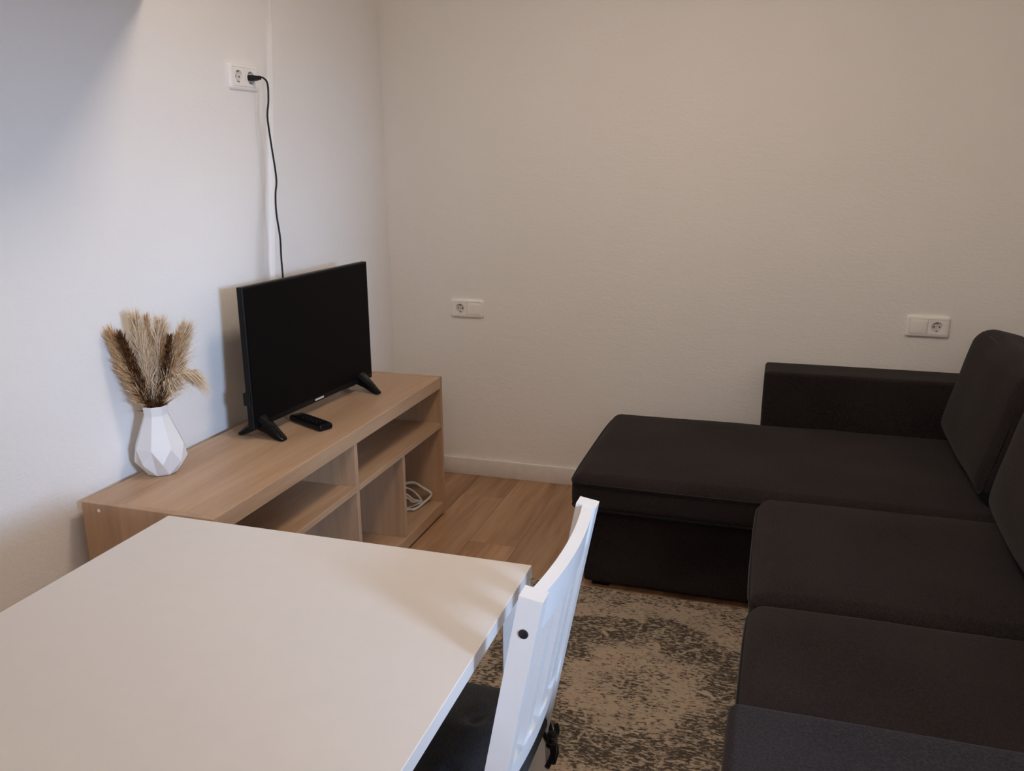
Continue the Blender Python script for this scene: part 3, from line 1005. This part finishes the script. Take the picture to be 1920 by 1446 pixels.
# ------------------------------------------------------------------ chair
CZ = 0.862
ch_t = thing('dining_chair', 'white wooden slat back chair tucked under the white table', 'chair', (1.18, -2.36, 0))
PX = lambda z: 1.397 - 0.185 * (CZ - z)            # centre of a back post
YA, YB = -2.535, -2.180                            # outer faces of the back
PT = 0.031
def post(y0):
    mb = MB()
    t = bmesh.new()
    prof = [(0.0108, 1.372), (0.20, 1.318), (0.40, PX(0.40)), (0.55, PX(0.55)), (0.70, PX(0.70)), (CZ, PX(CZ))]
    top_drop = 0.0055
    secs = []
    for z, xc in prof:
        w = 0.0165 if z > 0.3 else 0.0165
        zb = z - (top_drop if z == CZ else 0)
        secs.append([t.verts.new((xc - w, y0, z)), t.verts.new((xc + w, y0, zb)), t.verts.new((xc + w, y0 + PT, zb)), t.verts.new((xc - w, y0 + PT, z))])
    for a_, b_ in zip(secs, secs[1:]):
        for k in range(4):
            t.faces.new((a_[k], a_[(k + 1) % 4], b_[(k + 1) % 4], b_[k]))
    t.faces.new(secs[0][::-1])
    t.faces.new(secs[-1])
    bmesh.ops.bevel(t, geom=[e for e in t.edges if e.calc_face_angle(0) > 0.8], offset=0.0025, segments=2, affect='EDGES')
    return mb.take(t)
for y0 in (YA, YB - PT):
    p = post(y0).build('back_leg', M['white'], ch_t, True, 40)
    if y0 == YA:
        z_ = CZ - 0.055
        MB().lathe([(0.0068, -0.001), (0.0068, 0.0012), (0.0052, 0.0018)], 20, Matrix.Translation((PX(z_), YA, z_)) @ Matrix.Rotation(radians(90), 4, 'X')).build('bolt_head', M['bolt'], p, True)
    else:
        z_ = CZ - 0.055
        MB().lathe([(0.0068, -0.001), (0.0068, 0.0012), (0.0052, 0.0018)], 20, Matrix.Translation((PX(z_), YB, z_)) @ Matrix.Rotation(radians(-90), 4, 'X')).build('bolt_head', M['bolt'], p, True)
def rail(z0, z1, th, bow, xo=0.0, name='top_rail', nn=18):
    vs, fs = [], []
    y0, y1 = YA + PT - 0.004, YB - PT + 0.004
    for i in range(nn + 1):
        t = i / nn
        yy = y0 + (y1 - y0) * t
        bx = bow * (1 - (2 * t - 1) ** 2)
        for z in (z0, z1):
            xc = PX(z) + xo + bx
            vs += [(xc - th / 2, yy, z), (xc + th / 2, yy, z - (0.003 if z > 0.8 else 0))]
    for i in range(nn):
        a_, b_ = i * 4, (i + 1) * 4
        fs += [(a_, b_, b_ + 2, a_ + 2), (a_ + 1, a_ + 3, b_ + 3, b_ + 1), (a_ + 2, b_ + 2, b_ + 3, a_ + 3), (a_, a_ + 1, b_ + 1, b_)]
    fs += [(0, 2, 3, 1), (nn * 4, nn * 4 + 1, nn * 4 + 3, nn * 4 + 2)]
    t = bmesh.new()
    vv_ = [t.verts.new(v) for v in vs]
    for f in fs:
        t.faces.new([vv_[k] for k in f])
    bmesh.ops.bevel(t, geom=[e for e in t.edges if len(e.link_faces) == 2 and e.calc_face_angle(0) > 0.8], offset=0.0015, segments=1, affect='EDGES')
    return MB().take(t).build(name, M['white'], ch_t, True, 40)
rail(CZ - 0.072, CZ - 0.003, 0.0185, 0.011, 0.003)
rail(0.520, 0.565, 0.0185, 0.011, 0.003, name='lower_rail')
for k in range(3):
    t = (k + 1) / 4
    yy = YA + PT + (YB - YA - 2 * PT) * t
    bx = 0.003 + 0.011 * (1 - (2 * t - 1) ** 2)
    vs = []
    for z in (0.560, CZ - 0.068):
        xc = PX(z) + bx
        vs += [(xc - 0.006, yy - 0.0155, z), (xc + 0.006, yy - 0.0155, z), (xc + 0.006, yy + 0.0155, z), (xc - 0.006, yy + 0.0155, z)]
    MB().add(vs, [(0, 1, 5, 4), (1, 2, 6, 5), (2, 3, 7, 6), (3, 0, 4, 7), (3, 2, 1, 0), (4, 5, 6, 7)]).build('slat', M['white'], ch_t)
# seat, front legs, aprons
MB().box(0.965, 1.300, YA - 0.008, YB + 0.008, 0.415, 0.434, 0.004, 2).build('seat', M['white'], ch_t, True)
for y0 in (YA, YB - 0.034):
    MB().box(0.985, 1.019, y0, y0 + 0.034, 0.0108, 0.416, 0.003).build('front_leg', M['white'], ch_t)
    MB().box(1.019, 1.300, y0 + 0.008, y0 + 0.026, 0.360, 0.416, 0.002).build('apron', M['white'], ch_t)
    MB().box(1.019, 1.310, y0 + 0.010, y0 + 0.024, 0.170, 0.200, 0.002).build('stretcher', M['white'], ch_t)
MB().box(0.990, 1.010, YA + 0.034, YB - 0.034, 0.360, 0.416, 0.002).build('apron', M['white'], ch_t)
MB().box(1.292, 1.310, YA + 0.031, YB - 0.031, 0.360, 0.416, 0.002).build('apron', M['white'], ch_t)

# chair pad with its ties
pad = thing('chair_pad', 'dark ribbed seat pad with black ties on the white chair', 'seat cushion', (1.15, -2.36, 0.434))
pb = MB()
t = bmesh.new()
px0, px1, py0, py1 = 0.955, 1.308, -2.545, -2.172
gn = 36
def pad_z(u, v):
    e = (1 - abs(2 * u - 1) ** 8) * (1 - abs(2 * v - 1) ** 8)
    z = 0.010 + 0.030 * max(0, e) ** 0.5
    for bu, bv in ((0.27, 0.3), (0.27, 0.7), (0.70, 0.3), (0.70, 0.7)):
        d2 = ((u - bu) ** 2 + (v - bv) ** 2)
        z -= 0.020 * math.exp(-d2 / 0.0022)
    return z
def padx(i, j):
    yv = py0 + (py1 - py0) * j / gn
    back = 1.336 if YA + PT + 0.008 < yv < YB - PT - 0.008 else 1.296
    return px0 + (back - px0) * i / gn
vt = [[t.verts.new((padx(i, j), py0 + (py1 - py0) * j / gn, 0.436 + pad_z(i / gn, j / gn))) for i in range(gn + 1)] for j in range(gn + 1)]
vb_ = [[t.verts.new((padx(i, j), py0 + (py1 - py0) * j / gn, 0.4350)) for i in range(gn + 1)] for j in range(gn + 1)]
for j in range(gn):
    for i in range(gn):
        t.faces.new((vt[j][i], vt[j][i + 1], vt[j + 1][i + 1], vt[j + 1][i]))
        t.faces.new((vb_[j][i], vb_[j + 1][i], vb_[j + 1][i + 1], vb_[j][i + 1]))
for i in range(gn):
    t.faces.new((vt[0][i], vb_[0][i], vb_[0][i + 1], vt[0][i + 1]))
    t.faces.new((vt[gn][i], vt[gn][i + 1], vb_[gn][i + 1], vb_[gn][i]))
    t.faces.new((vt[i][0], vt[i + 1][0], vb_[i + 1][0], vb_[i][0]))
    t.faces.new((vt[i][gn], vb_[i][gn], vb_[i + 1][gn], vt[i + 1][gn]))
pb.take(t)
padb = pb.build('pad_body', M['pad'], pad, True, 60)
for bu, bv in ((0.27, 0.3), (0.27, 0.7), (0.70, 0.3), (0.70, 0.7)):
    MB().lathe([(0.006, 0.0), (0.005, 0.003), (0.002, 0.004)], 12, Matrix.Translation((px0 + (px1 - px0) * bu, py0 + (py1 - py0) * bv, 0.436 + pad_z(bu, bv) - 0.001))).build('tuft_button', M['tie'], padb, True)
for yp, sg in ((YA + PT / 2, -1), (YB - PT / 2, 1)):
    zl, zc = 0.4365, 0.385
    xl, xc = PX(zl), PX(zc) + 0.004
    loop_ = [(xl - 0.030, yp - sg * 0.026, zl + 0.004), (xl + 0.000, yp - sg * 0.022, zl - 0.010), (xc + 0.021, yp - sg * 0.012, zc + 0.004), (xc + 0.022, yp + sg * 0.010, zc), (xl + 0.000, yp + sg * 0.0215, zl - 0.016), (xl - 0.030, yp + sg * 0.020, zl)]
    MB().tube(loop_, 0.0045, 6, False, 4).build('tie', M['tie'], pad, True, 180)
    mb = MB()
    mb.rbox(xc + 0.014, xc + 0.034, yp - 0.013, yp + 0.013, zc - 0.014, zc + 0.014, 0.008, 3, mid=3)
    for dy, dz, dx in ((-0.018, -0.046, 0.020), (0.014, -0.060, 0.024), (-0.024, 0.016, 0.026), (0.022, 0.020, 0.026)):
        mb.tube([(xc + 0.024, yp, zc), (xc + 0.030, yp + dy * 0.6, zc + dz * 0.45), (xc + dx, yp + dy, zc + dz)], lambda q: 0.0075 - 0.002 * q, 6, False, 4)
    mb.build('bow', M['tie'], pad, True, 180)

for o in bpy.data.objects:
    if '_base' in o:
        del o['_base']
